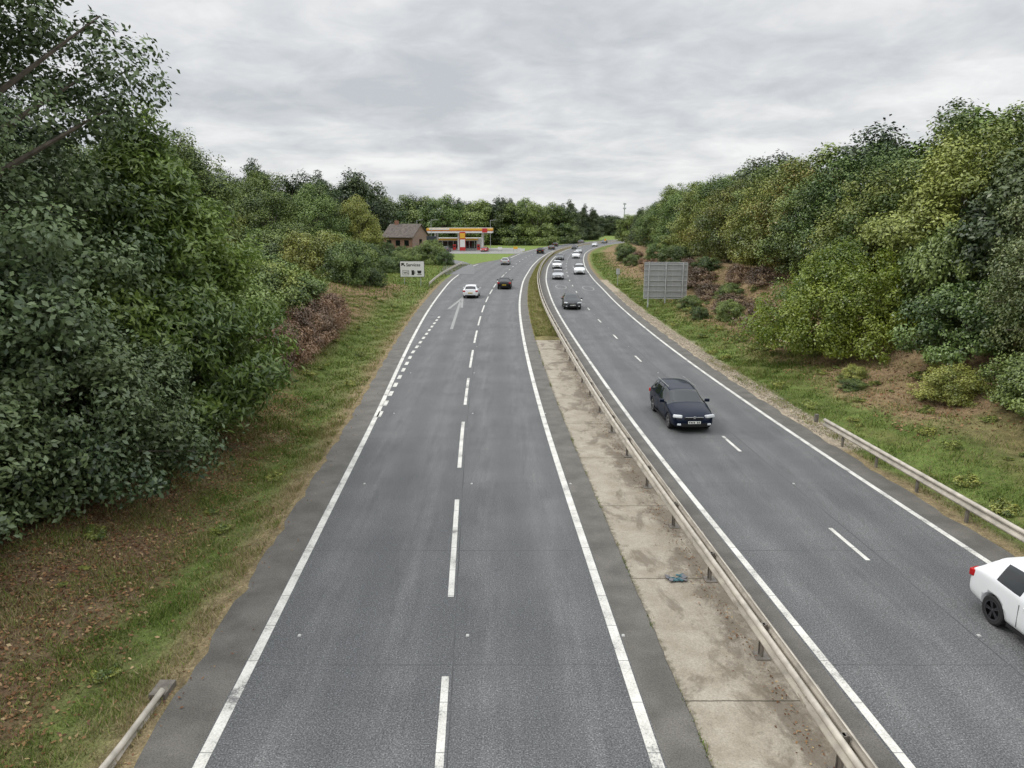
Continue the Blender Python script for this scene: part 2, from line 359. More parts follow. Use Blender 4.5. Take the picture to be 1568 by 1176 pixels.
for y in np.arange(-28.1,240,3.15):
    x=float(Bm(y))+.02; mb.box((x,y,.36),(.045,.11,.74)); mb.box((x-.028,y+.053,.36),(.05,.006,.738)); mb.box((x,y,.62),(.14,.08,.22)); mb.box((x,y,.018),(.28,.3,.03))
mb.obj('posts',[M_post],E)
mb=MB()
for y in np.arange(-27,120,3.15*1.):
    for s,o_ in((1,.10),(-1,-.06)):
        x=float(Bm(y))+o_+s*.081
        for z in(.53,.69): mb.box((x,y,z),(.006,.32,.05))
mb.obj('splice_plates',[smat('splice',(.40,.36,.30),.5,.2)],E)
E=empty('verge_crash_barrier'); fR=lambda y:13.15-.05*(y-18)
yb=np.arange(-20,28.6,.8); beam('rail',fR,yb,-1,0,E)
mb=MB()
for y in np.arange(-19,28.5,2.4): x=float(fR(y))+.06; mb.box((x,y,.32),(.06,.11,.8)); mb.box((x-.03,y,.61),(.05,.1,.2))
mb.box((float(fR(28.7))-.03,28.66,.6),(.14,.12,.33))
mb.obj('posts',[M_post],E)
E=empty('ramped_barrier_terminal'); fL=lambda y:-6.40+.0*y
zf=lambda y:-.54*max(0,min(1,(y-2.5)/7.5))
yb=np.arange(-15,11.7,.45); beam('rail',fL,yb,1,0,E,zf)
mb=MB()
for y in np.arange(-14,10.5,2.4): mb.box((-6.47,y,.3+zf(y)/2),(.06,.11,.7+zf(y)))
mb.box((-6.45,11.7,.07),(.3,.45,.12)); mb.obj('posts',[M_post],E)
E=empty('verge_guard_rail'); fG=lambda y:float(AL(y))-.9-.004*(y-95)
yb=np.arange(95,148,3.); beam('rail',fG,yb,1,0,E)
mb=MB()
for y in np.arange(96,147,4.): mb.box((fG(y)-.05,y,.36),(.08,.1,.74))
mb.obj('posts',[M_post],E)
# ---------------------------------------------------------------- vegetation
def tube(pts,rad,sides=7):
    pts=[Vector(p) for p in pts]; rings=[]
    for i,p in enumerate(pts):
        d=(pts[min(i+1,len(pts)-1)]-pts[max(i-1,0)]).normalized(); u=d.orthogonal().normalized(); w=d.cross(u)
        rings.append([p+u*(rad[i]*math.cos(2*math.pi*k/sides))+w*(rad[i]*math.sin(2*math.pi*k/sides)) for k in range(sides)])
    out=[]
    for i in range(len(rings)-1):
        for k in range(sides):
            k2=(k+1)%sides; out.append([tuple(rings[i][k]),tuple(rings[i][k2]),tuple(rings[i+1][k2]),tuple(rings[i+1][k])])
    return out
def unit(n): return n/np.maximum(np.linalg.norm(n,axis=-1,keepdims=True),1e-6)
def crown_r(shape,t):
    if shape=='round': return np.sqrt(np.clip(1-(2*t-1)**2,0,1))**.75
    if shape=='oak': return np.clip(np.sqrt(np.clip(1-(t*1.02-.22)**2/.64,0,1)),.02,1)*np.clip(.75+2*t,0,1)
    if shape=='cone': return np.clip((1-t)**.75,.02,1)*np.clip(.5+3*t,0,1)
    if shape=='col': return np.clip(np.sin(np.pi*np.clip(t*.85+.12,0,1)),.02,1)**.6
    if shape=='bush': return np.sqrt(np.clip(1-t**2.2,0,1))
def tree_mesh(name,H,R,cb,shape,ncl,nleaf,ls,leaf,seed,cr=.9,lump=.25,limbs=24,droop=0.,asp=.5,flat=.7):
    r=np.random.default_rng(seed)
    t=r.random(ncl*4); w=crown_r(shape,t); keep=r.random(ncl*4)<w; t=t[keep][:ncl]; n=len(t)
    th=r.random(n)*2*np.pi; rf=np.sqrt(.25+.75*r.random(n))
    ph=r.random(4)*6
    lm=1+lump*(np.sin(th*2+ph[0]+t*3)+np.sin(th*3+ph[1]-t*5)*.7+np.sin(th*5+ph[2]+t*9)*.4)/1.6+lump*.5*r.normal(size=n)*.6
    shoot=(r.random(n)<.14)&(rf>.8)
    rr=crown_r(shape,t)*R*rf*lm*np.where(shoot,1.10,1.)
    z=cb+t*(H-cb)*(1+.06*np.sin(th*2+ph[3]))+np.where(shoot,.05*H,0)
    C=np.stack([rr*np.cos(th),rr*np.sin(th),z],1)
    cs=cr*(.45+1.0*r.random(n)**1.4)*np.where(shoot,.5,1.)
    wts=cs**2; wts/=wts.sum(); ci=r.choice(n,nleaf,p=wts)
    d=unit(r.normal(size=(nleaf,3))); rad=cs[ci]*(.35+.65*r.random(nleaf)**.5)*(1+.40*np.clip(r.normal(size=nleaf),-1,2.4)*.5)
    fl=np.where(shoot[ci],1.5,flat)
    P=C[ci]+d*rad[:,None]*np.stack([np.ones(nleaf),np.ones(nleaf),fl],1); P[:,2]-=droop*rad**2*.6
    P[:,2]=np.maximum(P[:,2],.08+.3*r.random(nleaf))
    outw=unit(C[ci]-np.array([0,0,cb+(H-cb)*.35]))
    N=unit(d*.6+outw*.3+np.array([0,0,.5])+r.normal(size=(nleaf,3))*.5)
    A=unit(np.cross(N,r.normal(size=(nleaf,3)))); A=unit(A+outw*.3+np.array([0,0,-.25-droop])); B=unit(np.cross(N,A))
    l=ls*(.6+.8*r.random(nleaf))[:,None]; wd=l*asp
    V=np.stack([P-A*l/2,P+B*wd/2+N*wd*.15,P+A*l/2,P-B*wd/2+N*wd*.15],1)
    clt=r.random(n); low=wob(P[:,0]/R*2.6+seed,P[:,2]/R*2.2+P[:,1]/R*2.)
    tint=np.clip(.42*clt[ci]+.42*r.random(nleaf)+.26*low+.09,0,1)
    Q=[]
    tr=max(.06,.022*H)
    if limbs:
        top=cb+(H-cb)*.75; bx,by=r.normal(size=2)*.25
        Q+=tube([(0,0,-.4),(bx*.3,by*.3,cb*.6+.2),(bx,by,cb+(top-cb)*.4),(bx*.5,by*1.2,top)],[tr*1.35,tr,tr*.65,tr*.15])
        for i in r.choice(n,min(limbs,n),replace=False):
            c=C[i]; z0=cb*.5+(c[2]-cb*.5)*.45; s=Vector((bx*.6,by*.6,max(.2,z0))); e=Vector(c)*1.02; m_=(s+e)/2+Vector((0,0,.12*(e-s).length))
            Q+=tube([s,m_,e],[tr*.42,tr*.25,tr*.07],5)
    V=V.reshape(-1,3); nq=len(Q)
    if nq: V=np.concatenate([V,np.array(Q).reshape(-1,3)])
    return polymesh(name,V,4,[LM[leaf],M_bark],np.concatenate([tint,np.zeros(nq)]),np.concatenate([np.zeros(nleaf),np.ones(nq)]))
T={}
T['mid']=tree_mesh('t_mid',10,4.2,.8,'oak',190,44000,.20,'mid',1,1.0)
T['mid2']=tree_mesh('t_mid2',10,3.8,.8,'round',170,40000,.20,'mid',2,1.0,.3)
T['mid3']=tree_mesh('t_mid3',11.5,3.3,.7,'col',170,38000,.20,'mid',31,.95,.35)
T['yel']=tree_mesh('t_yel',10,3.9,.6,'oak',180,42000,.20,'yel',3,1.0,.3)
T['aut']=tree_mesh('t_aut',10,4.0,.8,'oak',170,40000,.20,'autumn',4,1.0,.3)
T['birch']=tree_mesh('t_birch',11,3.6,.6,'col',280,54000,.14,'birch',5,.75,.3,40,.6)
T['dark']=tree_mesh('t_dark',10,4.0,.6,'oak',120,20000,.32,'dark',6,1.1,.3)
T['con']=tree_mesh('t_conifer',12,3.0,.6,'cone',150,20000,.28,'dark',7,.8,.3,10,.5,.35)
T['fmid']=tree_mesh('t_fmid',10,4.2,.3,'oak',110,17000,.36,'mid',8,1.1,.3)
T['bush']=tree_mesh('t_bush',3,2.3,.1,'bush',110,24000,.14,'mid',9,.55,.25,16)
T['bushy']=tree_mesh('t_bushy',3,2.3,.1,'bush',110,22000,.14,'yel',10,.55,.3,16)
T['lime']=tree_mesh('t_lime',5.6,4.4,.1,'bush',420,76000,.15,'lime',11,.55,.28,30,flat=.95)
T['brown']=tree_mesh('t_brown',1.6,1.6,.05,'bush',60,9000,.12,'brown',12,.45,.3,14)
T['weed']=tree_mesh('t_weed',.7,.6,.0,'bush',24,1500,.10,'yel',13,.18,.35,0)
T['oaklow']=tree_mesh('t_oaklow',6,3.4,.5,'bush',190,44000,.17,'oak',14,.8,.3,20)
oak=tree_mesh('oak_mesh',16.6,6.3,.7,'oak',500,140000,.17,'oak',21,.92,.27,90,0,.55)
chest=tree_mesh('chestnut_mesh',11.4,5.2,.6,'cone',400,90000,.26,'chest',22,.8,.26,60,.35,.32)
def place(mesh,name,x,y,s=1.,sz=None,parent=None,rz=None,dz=-.1):
    o=link(bpy.data.objects.new(name,mesh)); o.location=(x,y,float(gz(x,y))+dz)
    o.rotation_euler=(random.uniform(-.04,.04),random.uniform(-.04,.04),random.uniform(0,6.28) if rz is None else rz)
    o.scale=(s,s,s if sz is None else sz)
    if parent: o.parent=parent
    return o
place(oak,'oak_tree',-16.3,19,1.,1.,rz=.4)
place(oak,'oak_tree',-23,29,.85,.85,rz=2.4)
place(chest,'chestnut_tree',-13.0,25.3,1.0,.97,rz=1.)
for x,y,s,sz in((-13.0,18.6,.95,.95),(-14.0,15.2,.98,.85),(-12.3,21.6,.75,.7),(-15.6,12.6,1.05,.9)): place(T['oaklow'],'oak_sapling',x,y,s,sz)
for x,y,s,sz,k in((-15.5,34,1.4,1.5,'bush'),(-16.2,39,1.5,1.6,'bush'),(-16.6,45,1.45,1.55,'bush'),(-17.2,50.5,1.45,1.4,'bushy'),(-17.6,56,1.35,1.2,'bush'),(-18.2,61,1.15,.85,'bush'),(-21,42,1.9,2.0,'bush'),(-22,52,1.9,1.7,'bushy'),(-22.5,61,1.8,1.3,'bush')):
    place(T[k],'hedge_bush',x,y,s,sz)
for x,y,s in((-12.9,39,1.3),(-12.9,42,1.2),(-13.0,44.5,1.5),(-13.2,47,1.1),(-13.7,50,1.35),(-14.0,53,1.1),(-14.6,56.5,1.2),(-12.6,36,1.2),(-15.4,60,.9)): place(T['brown'],'bare_bramble',x,y,1.0,s)
for x,y,s in((-13.9,46,.55),(-14.6,51.5,.55),(-13.6,40.5,.6)): place(T['bush'],'hedge_bush',x,y,s,s*1.2)
for x,y,s,sz,k in((-19,84,1.15,1.7,'bush'),(-16.9,87,.7,.8,'bush'),(-26,92,1.6,1.9,'bushy'),(-32,98,2,2.1,'bush'),(-24,110,1.6,1.8,'bush'),(-29,114,2.0,2.2,'bushy'),(-21,124,1.1,1.0,'bush'),(-26,130,1.7,1.7,'bush'),(-32,128,2.2,2.4,'bush'),(-21.5,142,1.1,1.1,'bush'),(-16.7,150,1.3,1.7,'bush'),(-13.4,146,.8,1.0,'bush'),(-20,156,1.3,1.2,'bush'),(-37,108,2.2,2.4,'bush')):
    place(T[k],'verge_bush',x,y,s,sz)
NM={'con':'pine_tree','mid':'broadleaf_tree','mid2':'broadleaf_tree','mid3':'ash_tree','fmid':'broadleaf_tree','yel':'field_maple_tree','dark':'oak_tree','aut':'autumn_tree','birch':'birch_tree'}
for x,y,s,sz,k in((-27,44,1.1,1.1,'mid'),(-32,58,1.25,1.2,'mid2'),(-33,74,1.3,1.25,'mid3'),(-40,88,1.4,1.45,'yel'),(-44,104,1.5,1.5,'mid'),(-37,114,1.3,1.25,'mid2'),(-52,120,1.7,1.6,'mid'),(-44,128,1.5,1.5,'mid3'),(-36,133,1.35,1.45,'mid'),(-38,147,1.4,1.55,'mid2'),(-31.5,150,1.1,1.3,'yel'),(-50,146,1.7,1.7,'con'),(-42,160,1.5,1.6,'con'),(-56,140,1.7,1.8,'mid'),(-30,36,1.1,1.1,'mid2'),(-36,166,1.2,1.3,'mid'),(-66,130,1.8,1.8,'dark')):
    place(T[k],NM[k],x,y,s,sz)
# right bank
for x,y,s,sz,k in((28,34,1.2,1.12,'birch'),(23.2,29,.9,.84,'birch'),(24,22,1.,1.05,'mid3'),(27.5,27,1.2,1.25,'mid'),(26,42,1.05,.95,'yel'),(29,47,1.15,1.02,'mid3'),(24.6,35,.8,.78,'dark'),(24,49,.85,.8,'yel'),(26.5,55,1.1,.95,'mid2'),(25.4,62,.85,.82,'mid'),(27,68,1.1,1.,'aut'),(26,75,.95,.87,'yel'),(28,81,1.1,.95,'mid3'),(26.5,89,1.0,.93,'aut'),(28,97,1.1,1.0,'mid2'),(27,107,1.05,.97,'yel'),(28,117,1.1,1.0,'mid'),(28.5,128,1.1,.95,'mid3'),(28,138,.95,.85,'mid'),(30,148,1.05,.9,'aut'),(31,160,1.0,.85,'yel'),(33,172,1.,.75,'mid'),(36,186,1.,.7,'mid2'),(39,200,1.,.7,'mid'),(35,41,1.3,1.12,'dark'),(34,53,1.3,1.15,'fmid'),(34,70,1.3,1.15,'dark'),(35,86,1.3,1.2,'fmid'),(36,104,1.35,1.2,'dark'),(37,124,1.35,1.2,'fmid'),(38,144,1.35,1.15,'fmid'),(34,30,1.4,1.45,'dark'),(23,13,1.,1.,'mid'),(28,9,1.2,1.2,'birch'),(30,19,1.2,1.2,'fmid')):
    place(T[k],NM[k],x,y,s,sz)
place(T['lime'],'lime_green_shrub',19.2,41,1.0,1.02)
for x,y,s,sz,k in((21.5,33.5,1.1,1.2,'bush'),(19.2,30.5,.6,.5,'bushy'),(23.2,38,1.2,1.8,'bush'),(20.3,27,.8,.8,'bush'),(17.6,58,.55,.6,'bush'),(15.7,60,.35,.4,'bush'),(16.4,66,.45,.45,'bush'),(20.4,24,.8,.7,'bush'),(21.5,19,1.1,1.1,'bush'),(23,52,.9,1.0,'bush'),(22.6,100,1,1,'bush'),(22.5,84,.7,.7,'bush'),(23,115,1,1,'bush'),(20,66,.5,.5,'bush'),(19,80,.5,.5,'bushy'),(21,92,.6,.6,'bush'),(20.8,125,.7,.7,'bush'),(22,140,.9,.9,'bush'),(24,155,1,1,'bush'),(17.5,36,.3,.25,'bushy'),(16.6,34,.25,.2,'bush')):
    place(T[k],'bank_bush',x,y,s,sz)
for x,y in((20.5,78),(21.5,87),(20,95),(18.9,61),(22,70),(21,108),(22,118),(18.2,51),(22.5,64),(23,135),(19.5,70),(20.5,103)): place(T['brown'],'bracken_clump',x,y,random.uniform(.8,1.3),random.uniform(.8,1.3))
E=empty('weed_clumps')
for i in range(240):
    y=random.uniform(11,85)
    if random.random()<.72: x=float(AR(y))+random.uniform(1.2,10)
    else: x=float(AL(y))-random.uniform(1.,6)
    s=random.uniform(.2,.8); place(T['weed'],'weed',x,y,s,s*.7,E,dz=-.03)
E=empty('distant_tree_line')
def far(k,x,y,s,sz): place(T[k],'tree',x,y,s,sz,E)
for px in range(0,24):
    x=-75+px*4.2+random.uniform(-1,1); y=275+random.uniform(-8,18)+ (0 if x<-20 else 10)
    far(random.choice(['fmid','dark','fmid']),x,y,1.7,random.uniform(1.75,2.1)-.018*px)
for i in range(26):
    x=-30+i*3.0+random.uniform(-1,1); y=338+random.uniform(-10,16)
    if x>float(AL(y))-7: y=355; x=min(x,float(AL(355))-7)
    far(random.choice(['con','con','dark']),x,y,random.uniform(1.2,1.7),random.uniform(1.15,1.7))
for i in range(14): far('dark',40+i*5,455+random.uniform(-10,10)+i*4,1.6,random.uniform(1.0,1.3))
for i in range(14): far(random.choice(['dark','fmid']),-170+i*10,210+random.uniform(-20,40),2.1,2.)
for i in range(18):
    y=215+i*13; far(random.choice(['fmid','fmid','con']),float(AR(y))+11+random.uniform(0,4),y,1.1,.9)
for i in range(20): far('dark',-300+i*42,560+random.uniform(-40,60),4.4,1.3)
for i in range(8): far('fmid',-62+random.uniform(-12,12)-i*2,20+i*14,1.8,1.6)
# grass blades
def blades(name,X,Y,h,tint,wd=.018):
    n=len(X); Z=gz(X,Y)-.01; a=rng.random(n)*2*np.pi; dx,dy=np.cos(a),np.sin(a); lean=rng.normal(size=(n,2))*.45*h[:,None]
    w=wd*(.6+.8*rng.random(n))
    V=np.stack([np.stack([X-dx*w/2,Y-dy*w/2,Z],1),np.stack([X+dx*w/2,Y+dy*w/2,Z],1),np.stack([X+lean[:,0],Y+lean[:,1],Z+h],1)],1)
    return polymesh(name,V,3,[M_blade],tint)
def scatter(side,n,y0,y1,o0,o1,h0,h1,brown,wd,pw=1.):
    Y=y0+(y1-y0)*rng.random(n)**pw; O=o0+(o1-o0)*rng.random(n)
    X=(AL(Y)-O) if side=='L' else (AR(Y)+O)
    cl=wob(O*2.3,Y*2.1)+.6*wob(O*5,Y*6); pr=np.clip(.5+.55*cl,.05,1)
    if side=='R': pr=pr*(1-.62*ss(3.,5.,O+wob(O,Y*.4)))
    keep=rng.random(n)<pr; X,Y,O,cl=X[keep],Y[keep],O[keep],cl[keep]
    h=h0+(h1-h0)*rng.random(len(X))*np.clip(.6+.5*cl,.2,1.4)
    b=brown(O,Y)+.25*wob(O*1.1+4,Y*.9)
    t=np.clip(b+.28*rng.normal(size=len(X)),0,1)
    return blades('g',X,Y,h,t,wd)
def join(name,ms):
    obs=[link(bpy.data.objects.new('g',m)) for m in ms]
    with bpy.context.temp_override(active_object=obs[0],selected_editable_objects=obs,selected_objects=obs): bpy.ops.object.join()
    obs[0].name=name; return obs[0]
bl=lambda O,Y: .44+.38*(1-ss(.3,1.2,O))+.28*ss(2.0,4.,O)*(1-ss(24,34,Y))
br=lambda O,Y: .36+.25*(1-ss(.8,1.5,O))+.20*ss(3.5,6,O)
join('verge_grass_west',[scatter('L',170000,7,30,.1,5.5,.05,.20,bl,.018,1.2),scatter('L',110000,28,75,.15,9,.06,.26,lambda O,Y:.36+.35*(1-ss(.3,1.5,O))+.3*ss(3.2,4.8,O)*(1-ss(60,68,Y)),.035,1.2),scatter('L',30000,75,150,.3,14,.1,.4,lambda O,Y:.44+0*O,.09)])
join('verge_grass_east',[scatter('R',120000,10,45,.25,8,.05,.22,br,.022),scatter('R',110000,36,100,1.1,12,.07,.3,br,.045),scatter('R',20000,95,200,1.,9,.1,.4,br,.1)])
n=26000; Y=54+150*rng.random(n)**1.5; fr=rng.random(n); X=(L2(Y)+.9)+fr*(R1(Y)-1.05-L2(Y)-.9)
h=.05+.28*rng.random(n)*np.clip(.5+.5*wob(X*3,Y),.15,1)
g1=blades('g',X,Y,h,np.clip(.68+.2*rng.normal(size=n),0,1),.05)
co=np.zeros(len(g1.vertices)*3); g1.vertices.foreach_get('co',co); co=co.reshape(-1,3); co[:,2]+=.05; g1.vertices.foreach_set('co',co.ravel())
n=7000; Y=4+50*rng.random(n); cl=np.clip(wob(Y*0,Y*1.7)+.4*wob(Y,Y*5),0,1); kp=rng.random(n)<cl; Y=Y[kp]; X=L2(Y)+.85+np.abs(rng.normal(size=len(Y)))*.04
g2=blades('g',X,Y,.02+.08*rng.random(len(X)),np.clip(.45+.2*rng.normal(size=len(X)),0,1),.02)
join('median_grass',[g1,g2])
def litter(name,X,Y,s,z0=0):
    n=len(X); Z=(gz(X,Y) if z0==0 else 0)+.02+.03*rng.random(n); N=unit(np.array([0,0,1])+rng.normal(size=(n,3))*.35); A=unit(np.cross(N,rng.normal(size=(n,3)))); B=np.cross(N,A)
    P=np.stack([X,Y,Z],1); l=(s*(.6+.8*rng.random(n)))[:,None]
    V=np.stack([P-A*l/2,P+B*l*.3,P+A*l/2,P-B*l*.3],1); return polymesh(name,V,4,[M_litter],rng.random(n))
n=34000; Y=8+26*rng.random(n); O=.5+8*rng.random(n)**.8; kp=rng.random(n)<.06+ss(1.,3.4,O+.9*wob(O*.9,Y*.35+9)); X=AL(Y)-O
n2=9000; Y2=26+60*rng.random(n2); X2=AR(Y2)+3+8*rng.random(n2)
n3=350; Y3=8+60*rng.random(n3); X3=AL(Y3)+1.0*rng.random(n3)**2-.1
join('fallen_leaves',[litter('g',X[kp],Y[kp],.085),litter('g',X2,Y2,.13),litter('g',X3,Y3,.06,1)])
n=1400; Y=6+46*rng.random(n); X=Bm(Y)-np.abs(rng.normal(size=n))*.25
m_=litter('slab_debris',X,Y,.05,1); link(bpy.data.objects.new('slab_debris',m_))
mb=MB()
for i in range(2600):
    y=random.uniform(28,90); x=float(AR(y))+random.uniform(.02,.95); s=random.uniform(.04,.11); mb.box((x,y,.03+s*.2),(s,s*random.uniform(.6,1),s*.6),rz=random.uniform(0,3),taper=.6)
mb.obj('verge_gravel',[smat('gravel_stone',(.36,.31,.24),.9,var=.45,scale=9)])
# ---------------------------------------------------------------- cars
M_glass=smat('car_glass',(.008,.011,.013),.05,0,.1,spec=.75)
M_tyre=smat('tyre',(.018,.018,.018),.8); M_rim=smat('alloy_rim',(.42,.42,.43),.3,.8); M_rimd=smat('dark_rim',(.10,.10,.11),.3,.8)
M_black=smat('black_trim',(.015,.015,.016),.6,spec=.3); M_head=smat('headlamp',(.66,.68,.70),.12,0,.1,spec=.8); M_tail=smat('tail_lamp',(.45,.01,.012),.2)
M_plw=smat('number_plate_white',(.78,.78,.74),.4); M_ply=smat('number_plate_yellow',(.75,.52,.04),.4); M_ink=smat('black_ink',(.01,.01,.01),.5); M_chrome=smat('chrome',(.6,.6,.6),.15,1.)
PAINT={'navy':(.002,.007,.022),'white':(.74,.75,.76),'silver':(.42,.43,.44),'black':(.010,.010,.011),'grey':(.12,.125,.13),'red':(.35,.02,.02),'dgrey':(.05,.054,.058)}
def paintm(c): return smat('car_paint_'+c,PAINT[c],.35,.3 if c in('silver','grey','dgrey') else 0,.04,1,.08,.32)
KIND={'estate':(4.55,1.79,1.50),'hatch':(4.05,1.76,1.46),'suv':(4.45,1.84,1.66),'saloon':(4.6,1.8,1.44)}
_body={}
def body_mesh(kind):
    if kind in _body: return _body[kind]
    L,W,H=KIND[kind]; w=W/2; hb=.97 if kind!='suv' else 1.08
    wb=1.18 if kind!='hatch' else 1.0
    wt=wb+.72
    re={'estate':L-.30,'hatch':L-.50,'suv':L-.35,'saloon':L-1.15}[kind]; rb={'estate':L-.10,'hatch':L-.10,'suv':L-.10,'saloon':L-.50}[kind]
    S=[(0.0,.70*w,.34,.50,.56,.5*w,'h'),(.05,.84*w,.24,.62,.68,.62*w,'h'),(.20,.94*w,.20,.72,.78,.72*w,'h'),(.55,.985*w,.18,hb-.17,hb-.06,.78*w,'h'),(wb-.12,w,.18,hb-.06,hb+.035,.80*w,'h'),
     (wb,w,.18,hb-.03,hb+.06,.80*w,'ws'),(wt,w,.18,hb,H-.07,.66*w,'g0')]
    m1=wb+1.42
    S+=[(m1,w,.18,hb+.005,H,.675*w,'p'),(m1+.08,w,.18,hb+.008,H,.675*w,'g')]
    m2=m1+.92
    if kind in('estate','suv'): S+=[(m2,w,.18,hb+.02,H-.015,.67*w,'p'),(m2+.09,w,.18,hb+.02,H-.02,.67*w,'g'),(re-.14,w,.19,hb+.04,H-.07,.645*w,'p')]
    elif kind=='hatch': S+=[(m2-.12,w,.18,hb+.04,H-.03,.66*w,'p')]
    else: S+=[(m2-.05,w,.18,hb+.03,H-.05,.66*w,'p')]
    S+=[(re,.985*w,.20,hb+.04,H-.10,.63*w,'rs'),
        (rb-.03,.955*w,.24,hb-.0,hb+.07,.70*w,'e'),(rb+.03 if kind!='saloon' else L-.15,.94*w,.26,hb-.06,hb+.0,.70*w,'e'),(L-.03,.90*w,.30,hb-.25,hb-.19,.66*w,'e'),(L,.82*w,.36,.60,.66,.60*w,'e')]
    vs=[];n=16
    for (y,ww,zb,be,tp,wr,ty) in S:
        h=[(0,zb),(.86*ww,zb),(ww,zb+.14),(ww,(zb+be)/2+.05),(.985*ww,be-.05),(.955*ww,be),(wr,tp-.045),(wr-.14,tp-.005),(0,tp+.015)]
        ring=h+[(-a,b) for a,b in h[-2:0:-1]]
        for a,b in ring: vs.append((a,y-L/2,b))
    fs=[];mi=[]
    for i in range(len(S)-1):
        ty=S[i][6]
        for j in range(n):
            k=j if j<8 else 15-j
            f=(i*n+j,i*n+(j+1)%n,(i+1)*n+(j+1)%n,(i+1)*n+j); m=0
            if k==5 and ty in('g','g0','ws'): m=1
            if k in(6,7) and ty in('ws','rs'): m=1
            if k==0: m=2
            fs.append(f);mi.append(m)
    fs.append(tuple(range(n)));mi.append(0); fs.append(tuple((len(S)-1)*n+i for i in range(n))[::-1]);mi.append(0)
    me=bpy.data.meshes.new('b'); me.from_pydata(vs,[],fs)
    for m in(M_black,M_glass,M_black): me.materials.append(m)
    me.polygons.foreach_set('material_index',mi); me.polygons.foreach_set('use_smooth',[True]*len(fs)); me.update()
    bm=bmesh.new(); bm.from_mesh(me); bmesh.ops.recalc_face_normals(bm,faces=bm.faces)
    cl=bm.edges.layers.float.get('crease_edge') or bm.edges.layers.float.new('crease_edge')
    cv=bm.verts.layers.float.get('crease_vert') or bm.verts.layers.float.new('crease_vert')
    for e in bm.edges:
        ms={f.material_index for f in e.link_faces}
        if len(ms)>1 and 1 in ms:
            e[cl]=.85
            for v in e.verts: v[cv]=.55
    bm.to_mesh(me); bm.free()
    ob=link(bpy.data.objects.new('b',me)); s=ob.modifiers.new('s','SUBSURF'); s.levels=2; s.render_levels=2
    cut=MB(); R=.375
    for yy in(.86-L/2,L/2-.88):
        for sx in(-1,1): cut.cyl((sx*(w-.27),yy,.32),(sx*(w+.2),yy,.32),R,R,0,32)
    co=cut.obj('c',[M_black]); bo=ob.modifiers.new('bo','BOOLEAN'); bo.object=co; bo.operation='DIFFERENCE'; bo.solver='EXACT'
    dg=bpy.context.evaluated_depsgraph_get(); dg.update(); out=bpy.data.meshes.new_from_object(ob.evaluated_get(dg))
    bpy.data.objects.remove(ob); bpy.data.objects.remove(co)
    out.polygons.foreach_set('use_smooth',[True]*len(out.polygons))
    _body[kind]=out; return out
def wheel(parent,x,y,sx,rim):
    mb=MB(); n=28; pr=[(.10,.20),(.11,.29),(.09,.318),(0,.322),(-.09,.318),(-.11,.29),(-.10,.20)]; vs=[];fs=[]
    for i in range(n):
        t=2*math.pi*i/n
        for a,r in pr: vs.append((a,r*math.cos(t),r*math.sin(t)))
    k=len(pr)
    for i in range(n):
        for j in range(k-1): fs.append((i*k+j,i*k+j+1,((i+1)%n)*k+j+1,((i+1)%n)*k+j))
    mb.add(vs,fs,0); mb.cyl((-.02,0,0),(.02,0,0),.215,.215,2,24)
    for i in range(5):
        t=2*math.pi*i/5
        for dt in(-.13,.13):
            c=(.085*sx,.115*math.cos(t+dt),.115*math.sin(t+dt)); mb.box(c,(.02,.20,.028),1,rx=t+dt)
    vs=[];fs=[]
    for i in range(n):
        t=2*math.pi*i/n
        for a,r in((.105*sx,.225),(.10*sx,.195)): vs.append((a,r*math.cos(t),r*math.sin(t)))
    for i in range(n): fs.append((2*i,2*i+1,(2*((i+1)%n))+1,2*((i+1)%n)))
    mb.add(vs,fs,1); mb.cyl((.07*sx,0,0),(.10*sx,0,0),.045,.03,1)
    o=mb.obj('wheel',[M_tyre,rim,M_black],parent); o.location=(x,y,.322); return o
